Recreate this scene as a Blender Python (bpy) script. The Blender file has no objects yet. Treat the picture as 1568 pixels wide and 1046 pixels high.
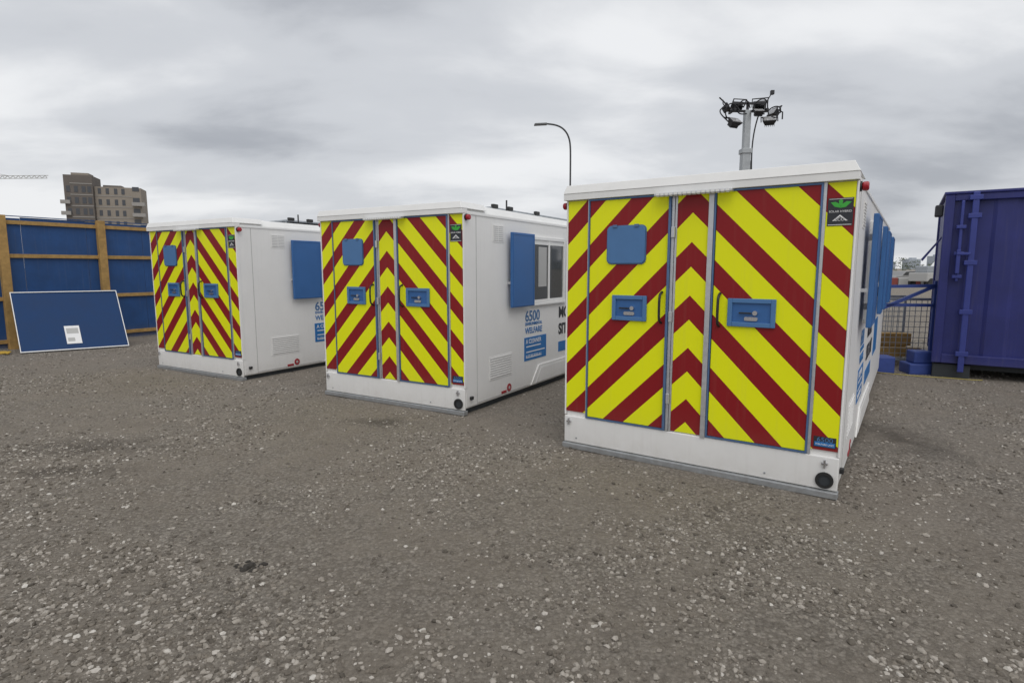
import bpy, math, random
from mathutils import Vector, noise, Matrix
random.seed(7)
D=bpy.data; sc=bpy.context.scene; col=sc.collection
R=math.radians

# ------------------------------------------------------------ materials
def nt(m): return m.node_tree.nodes, m.node_tree.links
def mat(name,c,rough=.5,metal=0,var=.0,scale=3,bump=0,bscale=40,dirt=0,spec=.5):
    m=D.materials.new(name); m.use_nodes=True; N,L=nt(m); b=N['Principled BSDF']
    b.inputs['Roughness'].default_value=rough; b.inputs['Metallic'].default_value=metal
    b.inputs['Specular IOR Level'].default_value=spec
    b.inputs['Base Color'].default_value=(*c,1)
    tc=N.new('ShaderNodeTexCoord'); out=None
    if var>0:
        n=N.new('ShaderNodeTexNoise'); n.inputs['Scale'].default_value=scale; n.inputs['Detail'].default_value=7
        n.inputs['Roughness'].default_value=.65
        L.new(tc.outputs['Object'],n.inputs['Vector'])
        r=N.new('ShaderNodeValToRGB'); r.color_ramp.elements[0].position=.3; r.color_ramp.elements[1].position=.7
        r.color_ramp.elements[0].color=(*[x*(1-var) for x in c],1)
        r.color_ramp.elements[1].color=(*[min(1,x*(1+var*.6)) for x in c],1)
        L.new(n.outputs['Fac'],r.inputs['Fac']); out=r.outputs['Color']
        mr=N.new('ShaderNodeMapRange'); mr.inputs['To Min'].default_value=max(0,rough-.1); mr.inputs['To Max'].default_value=min(1,rough+.15)
        L.new(n.outputs['Fac'],mr.inputs['Value']); L.new(mr.outputs[0],b.inputs['Roughness'])
    if dirt>0:
        out=add_dirt(m,out,c,dirt)
    if out: L.new(out,b.inputs['Base Color'])
    if bump>0:
        n2=N.new('ShaderNodeTexNoise'); n2.inputs['Scale'].default_value=bscale; n2.inputs['Detail'].default_value=4
        L.new(tc.outputs['Object'],n2.inputs['Vector'])
        bp=N.new('ShaderNodeBump'); bp.inputs['Strength'].default_value=bump; bp.inputs['Distance'].default_value=.01
        L.new(n2.outputs['Fac'],bp.inputs['Height']); L.new(bp.outputs[0],b.inputs['Normal'])
    return m
def add_dirt(m,colsock,c,amt,top=.4):
    """road dust settled low on the panels + faint vertical streaks"""
    N,L=nt(m); tc=N.new('ShaderNodeTexCoord'); s=N.new('ShaderNodeSeparateXYZ'); L.new(tc.outputs['Object'],s.inputs[0])
    mr=N.new('ShaderNodeMapRange'); mr.inputs['From Min'].default_value=top; mr.inputs['From Max'].default_value=0.02
    L.new(s.outputs['Z'],mr.inputs['Value'])
    n=N.new('ShaderNodeTexNoise'); n.inputs['Scale'].default_value=9; n.inputs['Detail'].default_value=8; n.inputs['Roughness'].default_value=.7
    L.new(tc.outputs['Object'],n.inputs['Vector'])
    pw=N.new('ShaderNodeMath'); pw.operation='POWER'; pw.inputs[1].default_value=2.4; L.new(mr.outputs[0],pw.inputs[0])
    mu=N.new('ShaderNodeMath'); mu.operation='MULTIPLY'; L.new(pw.outputs[0],mu.inputs[0]); L.new(n.outputs['Fac'],mu.inputs[1])
    mp=N.new('ShaderNodeMapping'); mp.inputs['Scale'].default_value=(26,26,1.2); L.new(tc.outputs['Object'],mp.inputs[0])
    n2=N.new('ShaderNodeTexNoise'); n2.inputs['Scale'].default_value=1; n2.inputs['Detail'].default_value=5; L.new(mp.outputs[0],n2.inputs['Vector'])
    m2=N.new('ShaderNodeMapRange'); m2.inputs['From Min'].default_value=.55; m2.inputs['From Max'].default_value=.8; m2.inputs['To Max'].default_value=.07
    L.new(n2.outputs['Fac'],m2.inputs['Value'])
    a=N.new('ShaderNodeMath'); a.operation='MULTIPLY_ADD'; a.inputs[1].default_value=amt*1.3; L.new(mu.outputs[0],a.inputs[0]); L.new(m2.outputs[0],a.inputs[2]); a.use_clamp=True
    mx=N.new('ShaderNodeMix'); mx.data_type='RGBA'; L.new(a.outputs[0],mx.inputs['Factor'])
    if colsock: L.new(colsock,mx.inputs['A'])
    else: mx.inputs['A'].default_value=(*c,1)
    mx.inputs['B'].default_value=(.30,.26,.2,1)
    return mx.outputs['Result']

def stripe(name,phase):
    m=D.materials.new(name); m.use_nodes=True; N,L=nt(m); b=N['Principled BSDF']
    tc=N.new('ShaderNodeTexCoord'); s=N.new('ShaderNodeSeparateXYZ'); L.new(tc.outputs['Object'],s.inputs[0])
    def M(op,a,bv=None):
        x=N.new('ShaderNodeMath'); x.operation=op
        for i,v in enumerate((a,bv)):
            if v is None: continue
            if isinstance(v,(int,float)): x.inputs[i].default_value=v
            else: L.new(v,x.inputs[i])
        return x.outputs[0]
    v=M('ADD',M('ABSOLUTE',M('SUBTRACT',s.outputs['X'],1.16)),s.outputs['Z'])
    f=M('FRACT',M('DIVIDE',M('SUBTRACT',v,phase-4.35),.435))
    y=M('LESS_THAN',f,.54)
    mx=N.new('ShaderNodeMix'); mx.data_type='RGBA'; L.new(y,mx.inputs['Factor'])
    mx.inputs['A'].default_value=(.25,.010,.014,1); mx.inputs['B'].default_value=(.84,.87,.006,1)
    o=add_dirt(m,mx.outputs['Result'],None,.35,.7)
    L.new(o,b.inputs['Base Color']); b.inputs['Roughness'].default_value=.38
    b.inputs['Specular IOR Level'].default_value=.3
    return m

M_stripe=stripe('reflective_stripes',2.392); M_chev=stripe('reflective_chevrons',1.913)
M_white=mat('white_grp',(.83,.825,.81),.42,0,.03,2.5,.05,25,dirt=.45)
M_roof=mat('white_roof',(.83,.83,.815),.45,0,.05,4,.05,20)
M_alu=mat('aluminium',(.62,.63,.65),.35,.7,.1,20)
M_galv=mat('galvanised',(.42,.45,.48),.5,.6,.25,14,.1,60,dirt=.4)
M_blue=mat('shutter_blue',(.035,.13,.35),.42,0,.08,3,.03,30)
M_bluel=mat('plate_blue',(.075,.19,.40),.4,0,.06,6)
M_blued=mat('trim_blue',(.10,.18,.34),.4,.3,.1,12)
M_black=mat('black_rubber',(.02,.02,.02),.5,0,.2,20)
M_dark=mat('dark_recess',(.035,.04,.045),.7)
M_red=mat('red_lens',(.35,.01,.02),.2)
M_redst=mat('red_sticker',(.35,.03,.04),.5)
M_green=mat('green_print',(.05,.42,.05),.5)
M_wp=mat('white_print',(.8,.8,.8),.5)
M_tblue=mat('blue_print',(.02,.17,.46),.45)
M_tblack=mat('black_print',(.025,.028,.035),.45)
M_led=mat('led_lens',(.8,.8,.76),.2)
M_glass=mat('window_glass',(.045,.05,.055),.04,0,0,spec=.9)
M_seam=mat('panel_seam',(.45,.45,.44),.6)
M_slot=mat('vent_slot',(.60,.60,.59),.6)
M_chrome=mat('lock_metal',(.6,.6,.62),.25,.9)

# ------------------------------------------------------------ mesh helpers
def link(o,p=None):
    col.objects.link(o)
    if p: o.parent=p
    return o
def meshobj(name,vs,fs,m,p=None,bev=0,smooth=False,seg=2):
    me=D.meshes.new(name); me.from_pydata([tuple(v) for v in vs],[],fs); me.update()
    import bmesh
    bm=bmesh.new(); bm.from_mesh(me); bmesh.ops.recalc_face_normals(bm,faces=bm.faces); bm.to_mesh(me); bm.free()
    for x in (m if isinstance(m,list) else [m]): me.materials.append(x)
    o=D.objects.new(name,me); link(o,p)
    if smooth:
        for f in me.polygons: f.use_smooth=True
    if bev:
        b=o.modifiers.new('b','BEVEL'); b.width=bev; b.segments=seg; b.limit_method='ANGLE'
    return o
BF=[(0,1,2,3),(4,7,6,5),(0,4,5,1),(1,5,6,2),(2,6,7,3),(3,7,4,0)]
def bv(a,b):
    return [(a[0],a[1],a[2]),(b[0],a[1],a[2]),(b[0],b[1],a[2]),(a[0],b[1],a[2]),(a[0],a[1],b[2]),(b[0],a[1],b[2]),(b[0],b[1],b[2]),(a[0],b[1],b[2])]
def box(name,a,b,m,p=None,bev=0):
    return meshobj(name,bv(a,b),BF,m,p,bev)
def boxes(name,lst,m,p=None,bev=0):
    vs=[];fs=[]
    for a,b in lst:
        n=len(vs); vs+=bv(a,b); fs+=[tuple(i+n for i in f) for f in BF]
    return meshobj(name,vs,fs,m,p,bev)
def prism(name,pts,axis,c0,c1,m,p=None,bev=0):
    def P(q,c):
        return {'y':(q[0],c,q[1]),'x':(c,q[0],q[1]),'z':(q[0],q[1],c)}[axis]
    n=len(pts); vs=[P(q,c0) for q in pts]+[P(q,c1) for q in pts]
    fs=[tuple(range(n)),tuple(range(2*n-1,n-1,-1))]+[(i,(i+1)%n,n+(i+1)%n,n+i) for i in range(n)]
    return meshobj(name,vs,fs,m,p,bev)
def rrect(x0,x1,z0,z1,r,k=5):
    pts=[]
    for cx,cz,a in((x1-r,z1-r,0),(x0+r,z1-r,90),(x0+r,z0+r,180),(x1-r,z0+r,270)):
        for i in range(k+1):
            t=R(a+90*i/k); pts.append((cx+r*math.cos(t),cz+r*math.sin(t)))
    return pts
def circ(cx,cz,r,k=24): return [(cx+r*math.cos(2*math.pi*i/k),cz+r*math.sin(2*math.pi*i/k)) for i in range(k)]
def ring(name,axis,cx,cz,r0,r1,c0,c1,m,p=None,k=24):
    def P(q,c): return {'y':(q[0],c,q[1]),'x':(c,q[0],q[1]),'z':(q[0],q[1],c)}[axis]
    a=circ(cx,cz,r0,k); b=circ(cx,cz,r1,k)
    vs=[P(q,c0) for q in a]+[P(q,c0) for q in b]+[P(q,c1) for q in a]+[P(q,c1) for q in b]; fs=[]
    for i in range(k):
        j=(i+1)%k
        fs+=[(i,j,k+j,k+i),(2*k+i,3*k+i,3*k+j,2*k+j),(i,2*k+i,2*k+j,j),(k+i,k+j,3*k+j,3*k+i)]
    return meshobj(name,vs,fs,m,p)
def tube(name,pts,r,m,p=None,poly=True,res=3,cyclic=False):
    cu=D.curves.new(name,'CURVE'); cu.dimensions='3D'; cu.bevel_depth=r; cu.bevel_resolution=res; cu.use_fill_caps=True
    if poly:
        s=cu.splines.new('POLY'); s.points.add(len(pts)-1)
        for q,v in zip(s.points,pts): q.co=(*v,1)
        s.use_cyclic_u=cyclic
    else:
        s=cu.splines.new('NURBS'); s.points.add(len(pts)-1)
        for q,v in zip(s.points,pts): q.co=(*v,1)
        s.order_u=4; s.use_endpoint_u=True; s.resolution_u=8
    cu.materials.append(m); return link(D.objects.new(name,cu),p)
def beams(name,segs,w,m,p=None):
    vs=[];fs=[]
    for a,b in segs:
        a=Vector(a);b=Vector(b);d=(b-a).normalized(); u=d.cross(Vector((0,0,1)))
        if u.length<.01:u=Vector((1,0,0))
        u.normalize(); v=d.cross(u); n=len(vs); h=w/2
        for q in(a,b):
            vs+=[q+u*h+v*h,q-u*h+v*h,q-u*h-v*h,q+u*h-v*h]
        fs+=[(n,n+1,n+2,n+3),(n+7,n+6,n+5,n+4)]+[(n+i,n+4+i,n+4+(i+1)%4,n+(i+1)%4) for i in range(4)]
    return meshobj(name,vs,fs,m,p)
def text(name,s,size,loc,rot,m,p=None,al='LEFT',bold=0.0,sx=1):
    cu=D.curves.new(name,'FONT'); cu.body=s; cu.size=size; cu.extrude=.001; cu.align_x=al; cu.offset=bold
    cu.materials.append(m); o=link(D.objects.new(name,cu),p); o.location=loc; o.rotation_euler=rot; o.scale=(sx,1,1); return o
def empty(name,loc=(0,0,0),rz=0):
    e=D.objects.new(name,None); col.objects.link(e); e.location=loc; e.rotation_euler=(0,0,rz); e.empty_display_size=.2; return e

# ------------------------------------------------------------ welfare unit
W=2.31; LEN=6.4
SR=(R(90),0,R(90)); FR=(R(90),0,0)
def build_unit():
    u=empty('welfare_cabin')
    body=box('body',(0,0,.06),(W,LEN,2.33),M_white,u,.025)
    box('front_base',(-.004,-.02,.05),(W+.004,.0,.305),M_white,u,.008)
    box('skid_rail',(-.01,-.05,-.005),(W+.01,.03,.046),M_galv,u,.006)
    boxes('chassis_rails',[((.05,.05,-.01),(.15,LEN-.05,.058)),((W-.15,.05,-.01),(W-.05,LEN-.05,.058))],M_dark,u)
    box('roof_fascia',(-.02,-.05,2.312),(W+.006,.06,2.368),M_roof,u,.003)
    z0,z1=2.369,2.445
    meshobj('roof_cap',[(-.022,-.055,z0),(W+.010,-.055,z0),(W+.010,.45,z0),(-.022,.45,z0),(.0,-.03,z1),(W-.03,-.03,z1),(W-.03,.45,z1),(.0,.45,z1)],BF,M_roof,u,.004)
    meshobj('roof_sheet',[(.0,.06,2.331),(W,.06,2.331),(W,LEN,2.331),(0,LEN,2.331),(.07,.06,2.435),(W-.07,.06,2.435),(W-.09,LEN-.08,2.41),(.09,LEN-.08,2.41)],BF,M_roof,u,.02)
    boxes('side_gutter',[((W,.06,2.305),(W+.010,LEN,2.335)),((-.010,.06,2.305),(0,LEN,2.335))],M_roof,u,.004)
    fy=-.012
    box('left_strip',(.012,fy,.35),(.215,0,2.305),M_stripe,u)
    box('right_strip',(2.118,fy,.35),(2.298,0,2.305),M_stripe,u)
    box('left_door',(.24,-.022,.325),(.965,0,2.295),M_stripe,u,.003)
    box('right_door',(1.35,-.022,.325),(2.08,0,2.295),M_stripe,u,.003)
    box('centre_panel',(1.035,-.016,.315),(1.287,0,2.30),M_chev,u)
    def frame(n,x0,x1,z0,z1,w,d,m):
        boxes(n,[((x0,-d,z0),(x0+w,.0,z1)),((x1-w,-d,z0),(x1,.0,z1)),((x0+w,-d,z0),(x1-w,.0,z0+w)),((x0+w,-d,z1-w),(x1-w,.0,z1))],m,u)
    frame('left_door_frame',.226,.985,.31,2.308,.013,.030,M_blued)
    frame('right_door_frame',1.333,2.094,.31,2.308,.013,.030,M_blued)
    boxes('frame_posts',[((.215,-.020,.306),(.2255,0,2.312)),((2.0945,-.020,.306),(2.117,0,2.312)),((.988,-.026,.306),(1.012,0,2.312)),((1.29,-.034,.30),(1.330,0,2.314)),((1.016,-.02,.306),(1.034,0,2.312))],M_alu,u,.002)
    box('door_edge_seal',(.966,-.045,.315),(.986,-.031,2.30),M_blued,u,.004)
    boxes('door_hinges',[((x,-.045,z),(x+.03,-.03,z+.09)) for x in (.992,) for z in (.55,1.25,1.95)],M_alu,u,.004)
    prism('window_cover_rim',rrect(.41,.775,1.735,2.07,.045),'y',-.030,-.022,M_blued,u)
    prism('window_cover',rrect(.418,.767,1.743,2.062,.04),'y',-.040,-.030,M_bluel,u,.003)
    boxes('window_cover_hinges',[((.47,-.048,2.05),(.51,-.040,2.075)),((.67,-.048,2.05),(.71,-.040,2.075))],M_blued,u,.002)
    for n,x0,x1 in(('lock_box_left',.475,.795),('lock_box_right',1.47,1.825)):
        z0,z1=1.245,1.465; w=.035
        boxes(n,[((x0,-.042,z0),(x0+w,-.022,z1)),((x1-w,-.042,z0),(x1,-.022,z1)),((x0+w,-.042,z0),(x1-w,-.022,z0+w)),((x0+w,-.042,z1-w),(x1-w,-.022,z1))],M_bluel,u,.004)
        box(n+'_recess',(x0+w,-.0265,z0+w),(x1-w,-.022,z1-w),M_blue,u)
        cx=(x0+x1)/2
        prism(n+'_escutcheon',rrect(cx-.05,cx+.05,z0+.048,z0+.078,.012),'y',-.036,-.0265,M_chrome,u)
        prism(n+'_cylinder',circ(cx+.03,z0+.11,.018,16),'y',-.05,-.0265,M_chrome,u)
        box(n+'_lever',(cx-.09,-.050,z0+.102),(cx+.005,-.038,z0+.114),M_black,u,.003)
    for n,x in(('grab_handle_left',.925),('grab_handle_right',1.405)):
        tube(n,[(x,-.022,1.24),(x,-.075,1.25),(x,-.085,1.30),(x,-.085,1.44),(x,-.075,1.49),(x,-.022,1.5)],.011,M_black,u,poly=False)
    box('light_bar',(.86,-.11,2.285),(1.48,-.056,2.31),M_alu,u,.006)
    boxes('light_bar_leds',[((.88+i*.037,-.104,2.281),(.905+i*.037,-.07,2.2848)) for i in range(16)],M_led,u)
    boxes('light_bar_face',[((.88+i*.037,-.114,2.289),(.905+i*.037,-.1101,2.306)) for i in range(16)],M_led,u)
    for n,x,s in(('marker_lamp_right',W,1),('marker_lamp_left',0,-1)):
        prism(n+'_base',circ(.03,2.27,.036,16),'x',x,x+s*.018,M_black,u)
        prism(n,circ(.03,2.27,.032,16),'x',x+s*.018,x+s*.062,M_red,u,.012)
    ring('tow_socket_ring','y',W-.085,.125,.042,.062,-.035,-.02,M_black,u)
    prism('tow_socket_hole',circ(W-.085,.125,.042),'y',-.024,-.0202,M_dark,u)
    for k,x in enumerate((.05,2.22)):
        boxes('catch_%d'%k,[((x-.022,-.04,.245),(x+.022,-.02,.262)),((x-.006,-.046,.222),(x+.008,-.02,.285))],M_chrome,u,.003)
    boxes('base_bolts',[((x,-.026,.09),(x+.014,-.02,.104)) for x in (.12,1.8)],M_galv,u,.002)
    box('eco_sticker',(2.128,-.0150,2.0),(2.288,-.0121,2.195),M_tblack,u)
    prism('eco_leaf_a',[(2.21,2.125),(2.17,2.135),(2.145,2.165),(2.175,2.168),(2.205,2.15)],'y',-.0165,-.0151,M_green,u)
    prism('eco_leaf_b',[(2.208,2.125),(2.24,2.13),(2.275,2.165),(2.245,2.170),(2.215,2.15)],'y',-.0165,-.0151,M_green,u)
    prism('eco_leaf_c',[(2.20,2.14),(2.195,2.175),(2.208,2.188),(2.222,2.175),(2.216,2.14)],'y',-.0169,-.0166,M_green,u)
    prism('eco_roof',[(2.16,2.035),(2.208,2.078),(2.258,2.035),(2.245,2.035),(2.208,2.066),(2.172,2.035)],'y',-.0165,-.0151,M_wp,u)
    text('eco_text','SOLAR HYBRID',.021,(2.208,-.0155,2.094),FR,M_wp,u,'CENTER')
    text('eco_text_b','ECO',.03,(2.208,-.0155,2.035),FR,M_wp,u,'CENTER')
    boxes('eco_border',[((2.134,-.0165,2.006),(2.282,-.0151,2.010)),((2.134,-.0165,2.186),(2.282,-.0151,2.189))],M_wp,u)
    box('number_sticker',(2.135,-.0150,.372),(2.285,-.0121,.452),M_tblack,u)
    box('number_sticker_band',(2.142,-.0158,.378),(2.278,-.0151,.412),M_tblue,u)
    text('number_sticker_text','6500',.05,(2.21,-.0155,.413),FR,M_bluel,u,'CENTER',sx=1.1)
    text('number_sticker_text_b','WELFARE UNIT',.018,(2.21,-.0165,.388),FR,M_wp,u,'CENTER')
    x=W
    def vent(n,y0,y1,z0,z1,step,cols=1):
        box(n+'_plate',(x,y0-.015,z0-.015),(x+.004,y1+.015,z1+.015),M_white,u,.002)
        L=[];L2=[];wd=(y1-y0)/cols; z=z0
        while z<z1-.005:
            for c in range(cols):
                a=y0+c*wd+.006;b=y0+(c+1)*wd-.006
                L.append(((x+.004,a,z+step*.45),(x+.010,b,z+step*.8))); L2.append(((x+.004,a,z+.1*step),(x+.0052,b,z+step*.44)))
            z+=step
        boxes(n+'_louvres',L,M_white,u); boxes(n+'_slots',L2,M_slot,u)
    vent('upper_vent',.60,.84,2.03,2.22,.024,2)
    vent('lower_vent',.52,1.04,.33,.60,.03,1)
    boxes('side_seams',[((x,.235,.08),(x+.003,.243,2.30)),((x,3.1,.08),(x+.003,3.108,2.30)),((x,.25,.095),(x+.003,1.5,.102))],M_seam,u)
    box('corner_post',(x-.01,-.018,.31),(x+.006,.035,2.31),M_white,u,.006)
    box('corner_post_l',(-.006,-.018,.31),(.01,.035,2.31),M_white,u,.006)
    def window(n,y0,y1,z0,z1):
        w=.045
        boxes(n+'_frame',[((x,y0,z0),(x+.03,y0+w,z1)),((x,y1-w,z0),(x+.03,y1,z1)),((x,y0+w,z0),(x+.03,y1-w,z0+w)),((x,y0+w,z1-w),(x+.03,y1-w,z1)),((x,(y0+y1)/2-.02,z0+w),(x+.022,(y0+y1)/2+.02,z1-w))],M_roof,u,.004)
        box(n+'_glass',(x,y0+w,z0+w),(x+.006,y1-w,z1-w),M_glass,u)
        boxes(n+'_sash',[((x+.006,y0+w,z0+w),(x+.014,y0+w+.02,z1-w)),((x+.006,y0+w+.02,z1-w-.06),(x+.014,y1-w,z1-w))],M_roof,u)
        box(n+'_sill',(x,y0-.02,z0-.03),(x+.045,y1+.02,z0-.002),M_roof,u,.004)
        box(n+'_blind',(x+.0061,y0+w+.16,z0+w+.18),(x+.0075,(y0+y1)/2-.06,z1-w-.09),M_seam,u)
    def shutter(n,y0,y1,z0,z1):
        box(n+'_shutter',(x+.055,y0,z0),(x+.095,y1,z1),M_blue,u,.006)
        boxes(n+'_shutter_rim',[((x+.095,y0+.012,z0+.012),(x+.099,y0+.035,z1-.012)),((x+.095,y1-.035,z0+.012),(x+.099,y1-.012,z1-.012)),((x+.095,y0+.035,z0+.012),(x+.099,y1-.035,z0+.03)),((x+.095,y0+.035,z1-.03),(x+.099,y1-.035,z1-.012))],M_blue,u,.002)
        boxes(n+'_shutter_brackets',[((x,y1-.03,z),(x+.055,y1-.005,z+.06)) for z in(z0+.12,z1-.2)]+[((x,y0+.02,z),(x+.055,y0+.035,z+.03)) for z in(z0+.3,)],M_alu,u)
    window('window_a',1.56,2.58,1.22,2.13); shutter('window_a',.92,1.50,1.20,2.15)
    shutter('door_hatch',2.72,3.02,1.20,2.15)
    window('window_b',4.3,5.2,1.22,2.13); shutter('window_b',3.65,4.24,1.20,2.15); shutter('window_c',5.3,5.85,1.2,2.15)
    text('logo','6500',.20,(x+.004,1.40,.985),SR,M_bluel,u,bold=.004,sx=1.05)
    text('logo_b','ENVIRONMENTAL',.06,(x+.004,1.40,.925),SR,M_tblue,u,bold=.001)
    text('logo_c','WELFARE',.115,(x+.004,1.40,.815),SR,M_tblue,u,bold=.002)
    box('info_panel',(x,1.38,.44),(x+.004,2.02,.76),M_tblue,u)
    boxes('info_panel_lines',[((x+.004,1.43,.70-i*.075),(x+.0055,1.97-(i%2)*.12,.715-i*.075)) for i in range(1,4)],M_wp,u)
    text('info_panel_text','A CLEANER',.085,(x+.0045,1.42,.675),SR,M_wp,u,bold=.001)
    text('info_panel_text_b','FUTURE FOR ALL',.06,(x+.0045,1.42,.475),SR,M_wp,u)
    text('lettering_a','MOBILE',.22,(x+.004,2.42,.97),SR,M_tblack,u,bold=.008)
    text('lettering_b','SITE UNIT',.22,(x+.004,2.42,.72),SR,M_tblack,u,bold=.008)
    box('lettering_panel',(x,2.42,.45),(x+.004,3.4,.6),M_tblue,u)
    box('side_graphic',(x,3.8,.6),(x+.004,4.6,1.05),M_tblue,u)
    prism('wheel_arch_cover',[(1.55,.085),(1.78,.345),(3.3,.345),(3.5,.085)],'x',x,x+.018,M_white,u,.006)
    prism('wheel_arch_inset',[(1.68,.10),(1.84,.30),(3.23,.30),(3.38,.10)],'x',x+.018,x+.022,M_white,u,.003)
    prism('hazard_roundel',circ(.98,.155,.052),'x',x,x+.006,M_redst,u); prism('hazard_roundel_c',circ(.98,.155,.02),'x',x+.006,x+.008,M_seam,u)
    box('reflector',(x,.79,.10),(x+.008,.91,.135),M_redst,u,.003)
    box('side_socket',(x,.08,.16),(x+.03,.13,.20),M_black,u,.005)
    s=[]
    for yy in(1.3,2.5,3.7): s+=[((.9,yy,2.42),(.9,yy,2.46)),((1.8,yy,2.42),(1.8,yy,2.50)),((.9,yy,2.46),(1.8,yy,2.50))]
    beams('roof_rack',s,.022,M_galv,u)
    meshobj('solar_panel',[(.9,1.25,2.475),(1.85,1.25,2.50),(1.85,3.8,2.50),(.9,3.8,2.475),(.9,1.25,2.495),(1.85,1.25,2.52),(1.85,3.8,2.52),(.9,3.8,2.495)],BF,M_galv,u)
    beams('antenna',[((2.05,1.35,2.42),(2.05,1.35,2.60))],.016,M_black,u)
    boxes('roof_clamps',[((1.83,yy,2.505),(1.88,yy+.12,2.56)) for yy in(1.3,1.7,2.5)],M_black,u,.01)
    boxes('roof_vent',[((1.5,.7,2.42),(1.7,.9,2.47)),((1.48,.68,2.47),(1.72,.92,2.485))],M_roof,u,.008)
    return u
u1=build_unit()
parts=list(u1.children)
def place(e,loc,rz): e.location=loc; e.rotation_euler=(0,0,rz)
def dup():
    e=empty('welfare_cabin')
    for c in parts:
        n=c.copy(); col.objects.link(n); n.parent=e
    return e
place(u1,(.519,5.471,0),R(-34.4))
u2=dup(); place(u2,(-2.525,7.823,0),R(-30.8))
u3=dup(); place(u3,(-6.08,9.92,0),R(-30.5))

# ------------------------------------------------------------ ground
def gz(x,y):
    r=math.hypot(x,y)
    a=.016*max(0,1-r/40)
    return a*(noise.noise((x*.5,y*.5,0))+.5*noise.noise((x*1.9,y*1.9,3))+.3*noise.noise((x*5,y*5,5)))-.008
def ground():
    n=340; cs=[]
    for i in range(n+1):
        s=2*i/n-1; a=abs(s); v=9*a+8*a**3+2500*a**14
        cs.append(math.copysign(v,s))
    vs=[(x,y+5,gz(x,y+5)) for y in cs for x in cs]
    fs=[(j*(n+1)+i,j*(n+1)+i+1,(j+1)*(n+1)+i+1,(j+1)*(n+1)+i) for j in range(n) for i in range(n)]
    me=D.meshes.new('gravel_ground'); me.from_pydata(vs,[],fs)
    for f in me.polygons:f.use_smooth=True
    o=D.objects.new('gravel_ground',me); col.objects.link(o)
    m=D.materials.new('gravel'); m.use_nodes=True; N,L=nt(m); b=N['Principled BSDF']; me.materials.append(m)
    tc=N.new('ShaderNodeTexCoord'); O=tc.outputs['Object']
    def nz(sc_,det=6,ro=.6):
        x=N.new('ShaderNodeTexNoise'); x.inputs['Scale'].default_value=sc_; x.inputs['Detail'].default_value=det; x.inputs['Roughness'].default_value=ro
        L.new(O,x.inputs['Vector']); return x.outputs['Fac']
    def vo(sc_,feat='F1'):
        x=N.new('ShaderNodeTexVoronoi'); x.inputs['Scale'].default_value=sc_; x.feature=feat; L.new(O,x.inputs['Vector']); return x
    def ramp(f,st):
        r=N.new('ShaderNodeValToRGB'); e=r.color_ramp.elements
        e[0].position,e[0].color=st[0][0],(*st[0][1],1); e[1].position,e[1].color=st[-1][0],(*st[-1][1],1)
        for q in st[1:-1]:
            k=e.new(q[0]); k.color=(*q[1],1)
        L.new(f,r.inputs['Fac']); return r.outputs['Color']
    def mix(f,a,b_,mode='MIX'):
        x=N.new('ShaderNodeMix'); x.data_type='RGBA'; x.blend_type=mode
        if isinstance(f,float): x.inputs['Factor'].default_value=f
        else: L.new(f,x.inputs['Factor'])
        for k,v in(('A',a),('B',b_)):
            if isinstance(v,tuple): x.inputs[k].default_value=(*v,1)
            else: L.new(v,x.inputs[k])
        return x.outputs['Result']
    big=nz(.35,6,.65); mid=nz(2.6,8,.75)
    base=ramp(big,[(.35,(.205,.172,.135)),(.5,(.25,.216,.175)),(.66,(.275,.250,.217))])
    base=mix(.55,base,ramp(mid,[(.32,(.145,.122,.098)),(.5,(.24,.207,.168)),(.68,(.335,.300,.253))]))
    v1=vo(46); v2=vo(100); v3=vo(28)
    def cell(v,lo,hi):
        bw=N.new('ShaderNodeRGBToBW'); L.new(v.outputs['Color'],bw.inputs[0]); return ramp(bw.outputs[0],[(.2,lo),(.5,tuple((a+b2)/2.2 for a,b2 in zip(lo,hi))),(.8,hi)])
    peb=mix(.45,cell(v1,(.085,.073,.060),(.48,.44,.385)),cell(v2,(.09,.078,.064),(.43,.39,.335)))
    gp=N.new('ShaderNodeMapRange'); gp.inputs['From Min'].default_value=.35; gp.inputs['From Max'].default_value=.75; gp.inputs['To Max'].default_value=.6; L.new(v1.outputs['Distance'],gp.inputs['Value'])
    peb=mix(gp.outputs[0],peb,(.085,.072,.058))
    dens=nz(.9,7,.75); dm=N.new('ShaderNodeMapRange'); dm.inputs['From Min'].default_value=.42; dm.inputs['From Max'].default_value=.58; dm.inputs['To Min'].default_value=.3; dm.inputs['To Max'].default_value=.85
    L.new(dens,dm.inputs['Value'])
    c=mix(dm.outputs[0],base,peb)
    fine=nz(240,4,.8); c=mix(.26,c,ramp(fine,[(.35,(.085,.073,.06)),(.65,(.43,.39,.34))]))
    def stain_shade(cx,cy,rx,ry):
        mp=N.new('ShaderNodeMapping'); mp.vector_type='POINT'; mp.inputs['Location'].default_value=(-cx/rx,-cy/ry,0); mp.inputs['Scale'].default_value=(1/rx,1/ry,0)
        L.new(O,mp.inputs[0]); ln=N.new('ShaderNodeVectorMath'); ln.operation='LENGTH'; L.new(mp.outputs[0],ln.inputs[0])
        ad=N.new('ShaderNodeMath'); ad.operation='MULTIPLY_ADD'; ad.inputs[1].default_value=4.5; L.new(mid,ad.inputs[0]); L.new(ln.outputs['Value'],ad.inputs[2])
        mr=N.new('ShaderNodeMapRange'); mr.inputs['From Min'].default_value=3.9; mr.inputs['From Max'].default_value=2.3; L.new(ad.outputs[0],mr.inputs['Value']); return mr.outputs[0]
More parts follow.
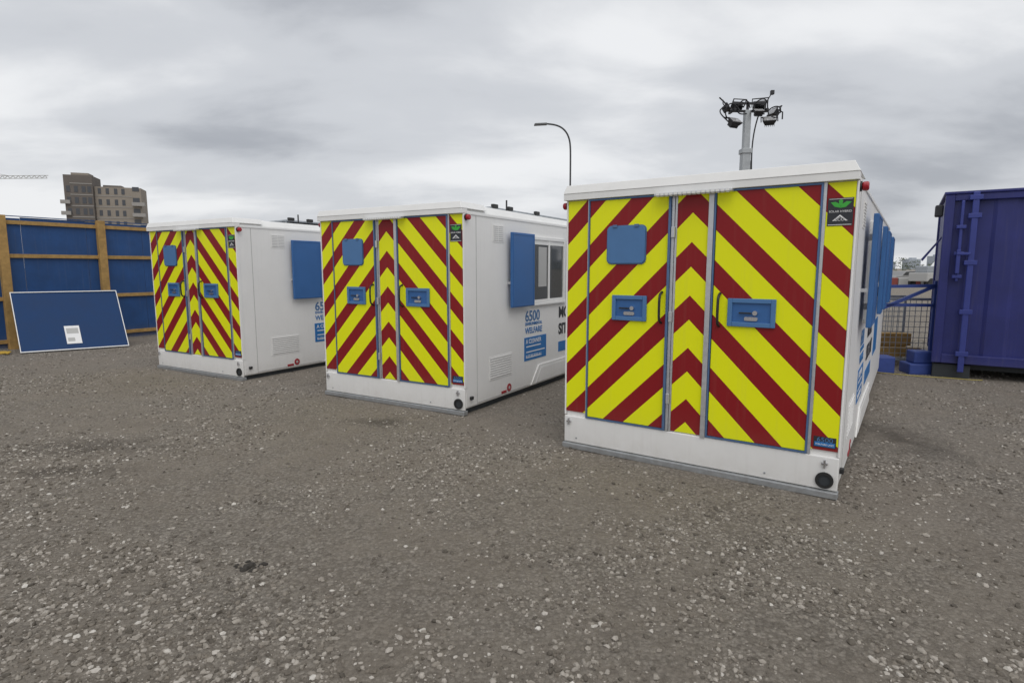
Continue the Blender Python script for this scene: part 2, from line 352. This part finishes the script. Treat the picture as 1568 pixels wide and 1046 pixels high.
    for st in((-4.1,5.45,.55,.20),(-3.85,4.75,.35,.14),(-1.4,6.35,.28,.13),(3.9,5.9,.3,.6)):  # damp spots, then last: shade along the nearest cabin's side, painted into the colour
        f=stain_shade(*st); mm=N.new('ShaderNodeMath'); mm.operation='MULTIPLY'; mm.inputs[1].default_value=.62; L.new(f,mm.inputs[0])
        c=mix(mm.outputs[0],c,(.065,.056,.048))
    L.new(c,b.inputs['Base Color']); b.inputs['Roughness'].default_value=.92; b.inputs['Specular IOR Level'].default_value=.2
    h=N.new('ShaderNodeMath'); h.operation='MULTIPLY_ADD'; h.inputs[1].default_value=-1; L.new(v1.outputs['Distance'],h.inputs[0]); L.new(fine,h.inputs[2])
    h2=N.new('ShaderNodeMath'); h2.operation='MULTIPLY_ADD'; h2.inputs[1].default_value=-.8; L.new(v3.outputs['Distance'],h2.inputs[0]); L.new(h.outputs[0],h2.inputs[2])
    bp=N.new('ShaderNodeBump'); bp.inputs['Strength'].default_value=.8; bp.inputs['Distance'].default_value=.014; L.new(h2.outputs[0],bp.inputs['Height']); L.new(bp.outputs[0],b.inputs['Normal'])
ground()

def stones(name,cnt,gen,m):
    ph=(1+5**.5)/2
    iv=[Vector(v).normalized() for v in[(-1,ph,0),(1,ph,0),(-1,-ph,0),(1,-ph,0),(0,-1,ph),(0,1,ph),(0,-1,-ph),(0,1,-ph),(ph,0,-1),(ph,0,1),(-ph,0,-1),(-ph,0,1)]]
    iF=[(0,11,5),(0,5,1),(0,1,7),(0,7,10),(0,10,11),(1,5,9),(5,11,4),(11,10,2),(10,7,6),(7,1,8),(3,9,4),(3,4,2),(3,2,6),(3,6,8),(3,8,9),(4,9,5),(2,4,11),(6,2,10),(8,6,7),(9,8,1)]
    ov=[Vector(v) for v in((1,0,0),(0,1,0),(-1,0,0),(0,-1,0),(0,0,1))]; oF=[(0,1,4),(1,2,4),(2,3,4),(3,0,4)]
    vs=[];fs=[]
    for _ in range(cnt):
        x,y,r=gen(); n=len(vs); a=random.random()*6.28; ca,sa=math.cos(a),math.sin(a)
        sx,sy,sz=random.uniform(.7,1.35),random.uniform(.55,1),random.uniform(.4,.8)
        small=r<.0085 and y>1.8
        z=gz(x,y)+(0 if small else r*sz*random.uniform(.0,.4))
        for v in (ov if small else iv):
            k=r*random.uniform(.68,1.28); px,py,pz=v.x*sx*k,v.y*sy*k,v.z*sz*k
            vs.append((x+px*ca-py*sa,y+px*sa+py*ca,z+pz))
        fs+=[tuple(i+n for i in f) for f in (oF if small else iF)]
    me=D.meshes.new(name); me.from_pydata(vs,[],fs); me.materials.append(m); o=D.objects.new(name,me); col.objects.link(o)
    return o
ms=D.materials.new('stone'); ms.use_nodes=True; N,L=nt(ms); g=N.new('ShaderNodeNewGeometry'); r=N.new('ShaderNodeValToRGB')
r.color_ramp.elements[0].color=(.09,.078,.063,1); r.color_ramp.elements[1].color=(.58,.55,.50,1)
e=r.color_ramp.elements.new(.35); e.color=(.19,.165,.135,1); e=r.color_ramp.elements.new(.75); e.color=(.32,.29,.25,1); e=r.color_ramp.elements.new(.94); e.color=(.41,.375,.33,1)
L.new(g.outputs['Random Per Island'],r.inputs['Fac'])
tcs=N.new('ShaderNodeTexCoord'); ns=N.new('ShaderNodeTexNoise'); ns.inputs['Scale'].default_value=90; ns.inputs['Detail'].default_value=4; L.new(tcs.outputs['Object'],ns.inputs['Vector'])
mr=N.new('ShaderNodeMapRange'); mr.inputs['To Min'].default_value=.65; mr.inputs['To Max'].default_value=1.25; L.new(ns.outputs['Fac'],mr.inputs['Value'])
mm=N.new('ShaderNodeVectorMath'); mm.operation='SCALE'; L.new(r.outputs[0],mm.inputs[0]); L.new(mr.outputs[0],mm.inputs['Scale'])
L.new(mm.outputs[0],N['Principled BSDF'].inputs['Base Color']); N['Principled BSDF'].inputs['Roughness'].default_value=.9
def clearof(x,y):
    for o in((.519,5.471,R(-34.4)),(-2.525,7.823,R(-30.8)),(-6.08,9.92,R(-30.5))):
        dx,dy=x-o[0],y-o[1]; c,s=math.cos(-o[2]),math.sin(-o[2]); lx,ly=dx*c-dy*s,dx*s+dy*c
        if -.03<lx<W+.03 and -.06<ly<LEN: return False
    return True
def gen():
    while True:
        y=.9+13*random.random()**1.45; x=random.uniform(-1,1)*(y*.95+1.2)
        d=noise.noise((x*.75,y*.75,1.7))+.7*noise.noise((x*2.6,y*2.6,9))+.4*noise.noise((x*7,y*7,2))
        if random.random()<max(.10,min(1,.42+1.4*d)) and clearof(x,y):
            return x,y,.0045+.0145*random.random()**3.0
stones('loose_gravel',95000,gen,ms)
def gen2():
    return random.gauss(2.1,.27),random.gauss(3.5,.15),.004+.011*random.random()**2.5
mw=mat('pale_stone',(.44,.41,.37),.85,0,.3,60)
stones('broken_stone_patch',100,gen2,mw)
def gen3(): return random.gauss(-1.53,.045),random.gauss(3.17,.02),.010+.022*random.random()
stones('dark_soil_clod',18,gen3,mat('dark_soil',(.045,.040,.034),.95,0,.3,50))

# ------------------------------------------------------------ hoarding fence (left)
M_hoard=mat('hoarding_blue',(.014,.068,.215),.55,0,.22,2.2,.15,12,dirt=.5)
M_timber=mat('timber',(.42,.26,.09),.8,0,.3,9,.3,60)
ang=math.atan2(.859,.512)
fe=empty('timber_hoarding_fence',(-10.7,12.1,0),ang)
pan=[];posts=[];rails=[]
q=-8.0
while q<13: 
    pan.append(((q+.004,.06,.02),(q+1.216,.078,2.76+.012*math.sin(q*3)))); q+=1.22
boxes('panels',pan,M_hoard,fe)
for k in range(-4,7):
    x0=.1+k*1.86; posts.append(((x0,-.06,-.02),(x0+.16,.055,2.80)))
boxes('posts',posts,M_timber,fe,.006)
for z in(.12,1.02,1.92,2.62): rails.append(((-8,.004,z),(13.2,.055,z+.08)))
boxes('rails',rails,M_timber,fe,.004)
box('capping',(-8,.03,2.785),(13.2,.1,2.80),M_hoard,fe)

def quadboard(name,bl,br,tl,tr,th,m,mr):
    e=empty(name); bl,br,tl,tr=map(Vector,(bl,br,tl,tr)); n=(br-bl).cross(tl-bl).normalized()*th
    vs=[bl,br,tr,tl]; vs=[v for v in vs]+[v-n for v in vs]
    meshobj('panel',vs,BF,m,e)
    def pt(a,b,off): return bl+(br-bl)*a+(tl-bl)*b+n.normalized()*off
    def strip(nm,a0,b0,a1,b1,mm,o=.002,t=.012):
        q=[pt(a0,b0,o),pt(a1,b0,o),pt(a1,b1,o),pt(a0,b1,o)]; q2=[pt(a0,b0,o+t),pt(a1,b0,o+t),pt(a1,b1,o+t),pt(a0,b1,o+t)]
        meshobj(nm,q+q2,BF,mm,e)
    strip('rim_bottom',0,0,1,.014,mr); strip('rim_top',0,.988,1,1,mr); strip('rim_left',0,.015,.008,.987,mr); strip('rim_right',.992,.015,1,.987,mr)
    strip('notice',.42,.10,.56,.40,M_wp,.002,.003); strip('notice_print',.435,.27,.545,.36,M_seam,.006,.001); strip('notice_print_b',.435,.14,.50,.20,M_seam,.006,.001)
quadboard('blue_notice_board',(-9.87,11.55,.01),(-8.41,12.66,.01),(-10.42,12.08,1.20),(-8.98,13.2,1.20),.02,mat('board_blue',(.007,.040,.13),.5,0,.12,2,spec=.2),M_wp)
tube('yellow_rope_bundle',[(-10.35+.16*math.cos(i*.9)+.01*i,11.5+.12*math.sin(i*1.1),.02+.004*(i%5)) for i in range(26)],.014,mat('yellow_rope',(.5,.33,.05),.8),poly=False)

# ------------------------------------------------------------ tower block (distance haze put into the colours as lighter tones)
M_bd=mat('cladding_dark',(.150,.132,.118),.8,0,.12,.3); M_bl=mat('cladding_tan',(.29,.255,.215),.8,0,.10,.3)
M_win=mat('facade_window',(.07,.075,.085),.3); M_balc=mat('balcony',(.33,.315,.295),.6)
tb=empty('apartment_block',(-104.6,150,0),R(20))
box('dark_wing',(-6.6,-1,0),(-.6,6,24.6),M_bd,tb); box('light_wing',(-.5,0,0),(9.6,6,22.1),M_bl,tb)
box('penthouse',(-5.5,1,24.6),(-1.8,5,25.4),M_bl,tb); box('plant_room',(1,1.5,22.1),(5,4.5,22.7),M_bd,tb)
wn=[];bc=[]
for f in range(8):
    z=1+f*2.72
    for xx in(-6.1,-4.5,-2.9,-1.7): wn.append(((xx,-1.06,z+.4),(xx+.8,-1.0,z+1.9)))
    for xx in(.2,1.9,3.7,5.3): wn.append(((xx,-.06,z+.3),(xx+.7,0,z+1.7)))
    if f<7:
        bc.append(((7.6,-1.1,z+.2),(10.4,-.07,z+1.1))); bc.append(((-7.4,-1.7,z+.2),(-5.4,-1.1,z+1.1)))
    wn.append(((7.7,-.06,z+1.2),(9.2,0,z+2.3)))
boxes('windows',wn,M_win,tb); boxes('balconies',bc,M_balc,tb)
boxes('floor_bands',[((-.52,-.1,1+f*2.72-.25),(7.5,-.07,1+f*2.72-.1)) for f in range(8)]+[((-5.3,-1.1,1+f*2.72-.3),(-.62,-1.07,1+f*2.72-.1)) for f in range(9)],M_balc,tb)
cr=empty('tower_crane',(-192,205,0),R(-3)); s=[]
for i in range(18): s+=[((i*1.9,-.5,32),((i+1)*1.9,-.5,32)),((i*1.9,0,33),((i+1)*1.9,0,33)),((i*1.9,-.5,32),((i+.5)*1.9,0,33)),(((i+.5)*1.9,0,33),((i+1)*1.9,-.5,32))]
for i in range(12): s+=[((0,-.8,i*3),(0,-.8,i*3+3)),((1.6,-.8,i*3),(1.6,-.8,i*3+3)),((0,-.8,i*3),(1.6,-.8,i*3+3))]
s+=[((-8,0,32.4),(0,0,32.4)),((.8,0,36.5),(-8,0,32.4)),((.8,0,36.5),(20,0,33)),((.8,0,33),(.8,0,36.5))]
beams('lattice',s,.16,mat('crane_paint',(.4,.4,.38),.6),cr); box('counterweight',(-8.5,-.8,30),(-6,.8,32.3),M_balc,cr)

# ------------------------------------------------------------ street lamp
M_pole=mat('lamp_pole',(.07,.072,.075),.5,.5)
sl=empty('street_lamp',(3.42,35,0))
tube('column',[(0,0,0),(0,0,2)],.09,M_pole,sl); tube('shaft',[(0,0,2),(0,0,5),(0,0,8.2),(-.02,0,9.1),(-.35,0,9.75),(-.9,0,9.98),(-1.5,0,10.0)],.05,M_pole,sl,poly=False)
meshobj('lantern',[(-2.15,-.14,9.9),(-1.4,-.1,9.93),(-1.4,.1,9.93),(-2.15,.14,9.9),(-2.1,-.09,10.02),(-1.4,-.06,10.06),(-1.4,.06,10.06),(-2.1,.09,10.02)],BF,M_pole,sl,.02)

# ------------------------------------------------------------ mobile lighting mast
lt=empty('mobile_lighting_tower',(7.0,18,0))
M_mast=mat('mast_steel',(.42,.44,.45),.45,.5,.15,8); M_fl=mat('floodlight_housing',(.03,.03,.034),.5,.2)
M_lens=mat('floodlight_glass',(.5,.5,.5),.1,.3)
boxes('mast_sections',[((-.15,-.15,.4),(.15,.15,3.6)),((-.12,-.12,3.6),(.12,.12,5.2)),((-.09,-.09,5.2),(.09,.09,6.35))],M_mast,lt,.01)
boxes('mast_collars',[((-.19,-.19,3.5),(.19,.19,3.68)),((-.15,-.15,5.1),(.15,.15,5.24)),((.11,-.05,4.5),(.2,.05,4.9))],M_mast,lt,.01)
tube('mast_cable',[(.2,-.1,1),(.21,-.1,3.5),(.17,-.1,4.6),(.13,-.08,5.6),(.3,-.1,6.2)],.02,M_black,lt,poly=False)
boxes('trailer',[((-.9,-1.1,.45),(.9,1.1,1.4)),((-.7,-1.9,.4),(.7,-1.1,.5))],M_fl,lt,.03)
for i,(x,y) in enumerate(((-1.0,0),(.9,0))): prism('wheel_%d'%i,circ(y,.33,.33,18),'x',x,x+.18,M_black,lt)
beams('head_frame',[((-.55,0,6.33),(.6,0,6.33)),((-.45,0,6.55),(.5,0,6.55)),((0,0,6.3),(0,0,6.6)),((-.45,-.25,6.33),(-.45,.25,6.33)),((.5,-.25,6.33),(.5,.25,6.33))],.06,M_fl,lt)
def flood(n,x,y,z,rz,rx,s=1):
    h=empty('tmp'); h.name=n; h.parent=lt; h.location=(x,y,z); h.rotation_euler=(R(rx),0,R(rz)); h.scale=(s,s,s)
    meshobj('housing',[(-.2,-.08,-.14),(.2,-.08,-.14),(.12,.1,-.08),(-.12,.1,-.08),(-.2,-.08,.14),(.2,-.08,.14),(.12,.1,.08),(-.12,.1,.08)],BF,M_fl,h,.012)
    box('glass',(-.17,-.088,-.11),(.17,-.081,.11),M_lens,h)
    boxes('fins',[((-.12+i*.05,.06,-.09),(-.11+i*.05,.14,.09)) for i in range(6)],M_fl,h)
    boxes('yoke',[((-.24,-.01,-.02),(-.215,.02,.24)),((.215,-.01,-.02),(.24,.02,.24)),((-.24,-.01,.24),(.24,.02,.262))],M_fl,h)
flood('floodlight_a',-.42,-.12,5.98,25,-48); flood('floodlight_b',.62,-.12,6.02,-20,-50); flood('floodlight_c',-.62,0,6.42,70,-30,.85)
flood('floodlight_d',.40,.1,6.5,160,-40,.95); flood('floodlight_e',.82,.1,6.3,-75,-35,.85); flood('floodlight_f',-.25,.15,6.5,190,-40,.9); flood('floodlight_g',.25,-.2,6.25,0,-60,.8)
for i,(x,z,rr) in enumerate(((-.5,6.3,.22),(-.15,6.4,.2),(.35,6.4,.22),(.75,6.25,.17),(-.7,6.25,.17))):
    tube('cable_loop_%d'%i,[(x+rr*math.cos(a*.5),.1*math.sin(a*.9+i)-.15,z+rr*math.sin(a*.5)) for a in range(11)],.018,M_fl,lt,poly=False)
tube('aerial_a',[(.5,0,6.5),(.7,0,6.85)],.015,M_fl,lt); tube('aerial_b',[(-.6,0,6.5),(-.85,0,6.72)],.02,M_fl,lt); tube('aerial_c',[(.85,0,6.4),(1.05,0,6.3),(1.05,0,6.1)],.02,M_fl,lt)
box('beacon',(.66,-.05,6.8),(.76,.05,6.92),M_fl,lt,.01)

# ------------------------------------------------------------ blue container (right)
M_cont=mat('container_blue',(.020,.026,.16),.45,0,.2,2.4,.12,8,dirt=.5); M_cont2=mat('container_blue_bar',(.035,.05,.25),.4,0,.15,6)
ct=empty('blue_shipping_container',(6.68,9.15,0),R(-34))
CL=6.0; CW=2.4; zb,zt=.22,2.82
vs=[];fs=[]
def ribwall(y,x0,x1,z0,z1,dep):
    pts=[];x=x0
    while x<x1-.3:
        pts+=[(x,0),(x+.22,0),(x+.27,dep),(x+.49,dep)]; x+=.54
    pts.append((x1,0)); n=len(vs)
    for px,pd in pts: vs.append((px,y+pd,z0)); vs.append((px,y+pd,z1))
    for i in range(len(pts)-1): fs.append((n+2*i,n+2*i+2,n+2*i+3,n+2*i+1))
ribwall(.06,.1,CL-.1,zb+.1,zt-.08,.022)
meshobj('side_wall',vs,fs,M_cont,ct)
boxes('frame',[((0,0,zb),(.12,.12,zt)),((CL-.12,0,zb),(CL,.12,zt)),((.12,0,zb),(CL-.12,.11,zb+.14)),((.12,.0,zt-.1),(CL-.12,.11,zt)),((0,CW-.12,zb),(.12,CW,zt)),((CL-.12,CW-.12,zb),(CL,CW,zt)),((.12,CW-.1,zb),(CL-.12,CW,zt))],M_cont,ct,.01)
boxes('end_walls',[((.03,.12,zb),(.09,CW-.12,zt-.002)),((CL-.09,.12,zb),(CL-.03,CW-.12,zt-.002))],M_cont,ct)
box('roof',(-.02,-.02,zt),(CL+.02,CW+.02,zt+.04),M_cont,ct,.01)
boxes('locking_bars',[((.33,-.075,.1),(.41,-.02,zt+.02)),((.20,-.05,1.5),(.24,-.02,zt-.1))],M_cont2,ct,.012)
boxes('bar_brackets',[((.29,-.085,z),(.45,0,z+.07)) for z in(.35,1.0,1.75,2.45,2.72)]+[((.16,-.07,z),(.28,0,z+.05)) for z in(1.55,1.9,2.3)],M_cont2,ct,.006)
boxes('bar_handle',[((.19,-.10,1.62),(.24,-.05,1.98)),((.19,-.11,1.9),(.36,-.08,1.94))],M_cont2,ct,.006)
boxes('blocks',[((.02,.05,-.02),(.5,.6,.2)),((1.6,.05,-.02),(2.1,.6,.2)),((4,.05,-.02),(4.6,.6,.2)),((.1,1.6,-.02),(.6,2.3,.2)),((4,1.6,-.02),(4.6,2.3,.2))],M_dark,ct,.01)
box('underside',(.1,.2,.12),(CL-.1,CW-.2,.22),M_dark,ct)
meshobj('hatch_canopy',[(-.22,.2,1.82),(0,.2,2.16),(0,.8,2.16),(-.22,.8,1.82),(-.24,.2,1.85),(0,.2,2.2),(0,.8,2.2),(-.24,.8,1.85)],BF,M_cont,ct)
boxes('floodlight',[((-.12,.1,2.5),(-.01,.25,2.68))],M_fl,ct,.02)
tube('yellow_cable',[(5.95,9.5,.002),(6.3,9.2,.004),(6.55,8.97,.003),(6.8,8.98,.004),(7.05,8.75,.002),(7.2,8.75,.002)],.006,mat('cable_yellow',(.40,.33,.07),.7),poly=False)

# ------------------------------------------------------------ blue gate with cage
M_gate=mat('gate_blue',(.03,.06,.25),.5,0,.15,10)
gt=empty('steel_gate_barrier',(6.1,9.65,0),R(-10)); G=[]
G+=[((0,0,.0),(0,0,1.25)),((.82,0,0),(.82,0,1.5)),((0,0,1.02),(.82,0,1.42)),((0,0,1.4),(.82,0,1.42)),((0,0,1.1),(.82,0,1.1))]
beams('frame',G,.05,M_gate,gt)
boxes('feet',[((-.08,-.22,-.02),(.22,.1,.26)),((.42,-.25,-.02),(.80,.12,.16)),((.50,-.20,.16),(.78,.08,.36))],M_gate,gt,.02)
cg=empty('wire_mesh_pallet_cage',(6.25,10.3,0),R(-12)); s=[]
for i in range(13):
    s.append(((i*.09,0,.12),(i*.09,0,1.15))); s.append(((0,i*.09,.12),(0,i*.09,1.15)))
    s.append(((i*.09,1.08,.12),(i*.09,1.08,1.15)))
for i in range(12): s+=[((0,0,.12+i*.0935),(1.08,0,.12+i*.0935)),((0,0,.12+i*.0935),(0,1.08,.12+i*.0935)),((0,1.08,.12+i*.0935),(1.08,1.08,.12+i*.0935))]
beams('mesh',s,.009,M_galv,cg)
beams('frame',[((0,0,0),(0,0,1.18)),((1.08,0,0),(1.08,0,1.18)),((0,1.08,0),(0,1.08,1.18)),((1.08,1.08,0),(1.08,1.08,1.18)),((0,0,1.17),(1.08,0,1.17)),((0,1.08,1.17),(1.08,1.08,1.17)),((0,0,.1),(1.08,0,.1))],.035,M_galv,cg)
boxes('timber_load',[((.08,.1,.14),(1.0,.2,.30)),((.1,.4,.3),(.95,.55,.52)),((.06,.7,.14),(1.0,.9,.5))],M_timber,cg,.005)

# ------------------------------------------------------------ distance
def car(loc,rz,c):
    e=empty('parked_car',loc,rz); m=mat('car_paint',c,.3,.2)
    prism('body',[(-2.1,.3),(-2.15,.75),(-1.9,.9),(-1.2,.95),(-.7,1.4),(.8,1.42),(1.5,.98),(2.05,.85),(2.12,.35),(1.9,.25),(-1.9,.25)],'y',-.85,.85,m,e,.06)
    prism('side_glass',[(-1.05,.97),(-.62,1.34),(.75,1.35),(1.3,.99)],'y',-.862,.862,M_glass,e)
    for i,(x,y) in enumerate(((-1.35,-.87),(1.35,-.87),(-1.35,.67),(1.35,.67))): prism('wheel_%d'%i,circ(x,.33,.33,18),'y',y,y+.2,M_black,e)
car((41.5,62,0),R(15),(.3,.3,.3)); car((46,66,0),R(10),(.2,.03,.03)); car((50.5,68,0),R(12),(.03,.05,.12)); car((37,62,0),R(8),(.35,.35,.36))
br=empty('traffic_barrier_row',(36,56,0),R(-8))
boxes('red_sections',[((i*2.0,0,.0),(i*2.0+.95,.4,.8)) for i in range(7)],mat('barrier_red',(.25,.06,.05),.6),br,.06)
boxes('white_sections',[((i*2.0+1,0,.0),(i*2.0+1.95,.4,.8)) for i in range(7)],M_seam,br,.06)
vs=[];fs=[]
for k in range(420):
    a=R(-70+140*k/420+random.uniform(-.15,.15)); dist=random.uniform(300,360); cx,cy=dist*math.sin(a),dist*math.cos(a)
    H=random.uniform(4.0,7.0)*(0.8+.4*noise.noise((k*.07,0,0))); Wd=random.uniform(2,4)
    for j in range(70):
        u_=random.gauss(0,.42)*Wd; v_=random.uniform(-1,1)*Wd*.6; t=random.random(); z=H*(.12+.88*t); sh=math.sqrt(max(.05,1-(2*t-1)**2*.8))
        px,py=cx+u_*sh,cy+v_*sh; s_=random.uniform(.25,.6); n=len(vs)
        for _ in range(3): vs.append((px+random.uniform(-s_,s_)*1.3,py+random.uniform(-s_,s_),z+random.uniform(-s_,s_)))
        fs.append((n,n+1,n+2))
tm=D.meshes.new('distant_tree_line'); tm.from_pydata(vs,[],fs); mt=D.materials.new('foliage'); mt.use_nodes=True; N,L=nt(mt)
g=N.new('ShaderNodeNewGeometry'); r=N.new('ShaderNodeValToRGB'); r.color_ramp.elements[0].color=(.06,.085,.05,1); r.color_ramp.elements[1].color=(.14,.17,.11,1)
L.new(g.outputs['Random Per Island'],r.inputs['Fac']); L.new(r.outputs[0],N['Principled BSDF'].inputs['Base Color']); tm.materials.append(mt)
col.objects.link(D.objects.new('distant_tree_line',tm))
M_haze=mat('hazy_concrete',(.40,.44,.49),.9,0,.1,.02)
sk=empty('distant_city_skyline'); L1=[];L2=[]
for k in range(70):
    a=R(-60+120*k/70+random.uniform(-.5,.5)); d=random.uniform(850,1100); x,y=d*math.sin(a),d*math.cos(a); w=random.uniform(8,20); h=random.uniform(10,20)+ (14 if random.random()<.15 else 0)
    L1.append(((x-w/2,y,0),(x+w/2,y+15,h))); L1.append(((x-w/5,y+2,h),(x+w/5,y+9,h+2)))
    for f in range(3,int(h),3): L2.append(((x-w/2+1,y-.3,f),(x+w/2-1,y-.05,f+1)))
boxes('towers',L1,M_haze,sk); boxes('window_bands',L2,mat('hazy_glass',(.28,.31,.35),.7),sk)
tk=empty('telescopic_boom_lift',(38.6,54,0),R(20))
beams('boom',[((0,0,1.6),(1.8,0,3.4))],.22,M_roof,tk); box('chassis',(-1.6,-.9,.5),(1.4,.9,1.3),M_seam,tk,.08); box('turret',(-1.2,-.6,1.3),(.4,.6,1.9),M_galv,tk,.08); box('basket',(1.7,-.5,3.2),(2.5,.5,3.9),M_roof,tk,.03)
for i,(x,y) in enumerate(((-1.1,-.95),(1.0,-.95),(-1.1,.75),(1.0,.75))): prism('wheel_%d'%i,circ(x,.4,.4,18),'y',y,y+.2,M_black,tk)

# ------------------------------------------------------------ sky and light
w=D.worlds.new('World'); sc.world=w; w.use_nodes=True; N=w.node_tree.nodes; L=w.node_tree.links
bg=N['Background']; out=N['World Output']
sky=N.new('ShaderNodeTexSky'); sky.sky_type='NISHITA'; sky.sun_disc=False; sky.air_density=1; sky.dust_density=4
L.new(sky.outputs[0],bg.inputs['Color']); bg.inputs['Strength'].default_value=.08
tc=N.new('ShaderNodeTexCoord'); sp=N.new('ShaderNodeSeparateXYZ'); L.new(tc.outputs['Generated'],sp.inputs[0])
def WM(op,a,b=None,c=None):
    x=N.new('ShaderNodeMath'); x.operation=op
    for i,v in enumerate((a,b,c)):
        if v is None: continue
        if isinstance(v,(int,float)): x.inputs[i].default_value=v
        else: L.new(v,x.inputs[i])
    return x.outputs[0]
zc=WM('ADD',WM('MAXIMUM',sp.outputs['Z'],0),.24)
cb=N.new('ShaderNodeCombineXYZ'); L.new(WM('DIVIDE',sp.outputs['X'],zc),cb.inputs[0]); L.new(WM('DIVIDE',sp.outputs['Y'],zc),cb.inputs[1])
def wn_(scale,det,loc,ro,dis):
    n1=N.new('ShaderNodeTexNoise'); n1.inputs['Scale'].default_value=scale; n1.inputs['Detail'].default_value=det; n1.inputs['Roughness'].default_value=ro; n1.inputs['Distortion'].default_value=dis
    mp=N.new('ShaderNodeMapping'); mp.inputs['Location'].default_value=loc; mp.inputs['Rotation'].default_value=(0,0,R(-18)); mp.inputs['Scale'].default_value=(.75,1.2,1); L.new(cb.outputs[0],mp.inputs[0]); L.new(mp.outputs[0],n1.inputs['Vector']); return n1.outputs['Fac']
nA=wn_(.75,4,(5.3,2.2,0),.45,.3); nB=wn_(2.1,6,(1.3,7.7,0),.55,.2)
f=WM('ADD',WM('MULTIPLY',nA,.72),WM('MULTIPLY',nB,.28))
hz=N.new('ShaderNodeMapRange'); hz.inputs['From Min'].default_value=.34; hz.inputs['From Max'].default_value=.0; hz.inputs['To Max'].default_value=.06; L.new(sp.outputs['Z'],hz.inputs['Value'])
f=WM('ADD',f,hz.outputs[0])
rp=N.new('ShaderNodeValToRGB'); e=rp.color_ramp.elements; e[0].position=.38; e[0].color=(.44,.46,.50,1); e[1].position=.63; e[1].color=(.93,.94,.955,1)
k=e.new(.50); k.color=(.67,.69,.725,1)
rp.color_ramp.interpolation='EASE'
L.new(f,rp.inputs['Fac'])
b2=N.new('ShaderNodeBackground'); L.new(rp.outputs[0],b2.inputs['Color']); b2.inputs['Strength'].default_value=1.0
ms_=N.new('ShaderNodeMixShader'); ms_.inputs[0].default_value=.9; L.new(bg.outputs[0],ms_.inputs[1]); L.new(b2.outputs[0],ms_.inputs[2]); L.new(ms_.outputs[0],out.inputs['Surface'])
sd=D.lights.new('sun','SUN'); sd.energy=1.35; sd.angle=R(60); sd.color=(1,.97,.93); so=D.objects.new('sun',sd); col.objects.link(so)
d=Vector((.10,-.52,.85)).normalized()
sky.sun_elevation=math.asin(d.z); sky.sun_rotation=math.atan2(d.x,d.y)
so.rotation_euler=d.to_track_quat('Z','Y').to_euler(); so.location=d*40

# ------------------------------------------------------------ camera
cd=D.cameras.new('camera'); cam=D.objects.new('camera',cd); col.objects.link(cam); sc.camera=cam
cam.location=(0,0,1.7); cam.rotation_euler=(R(90-7.17),0,0); cd.sensor_width=36; cd.lens=20.43; cd.clip_start=.05; cd.clip_end=6000
sc.view_settings.view_transform='Standard'; sc.view_settings.look='None'; sc.view_settings.exposure=0
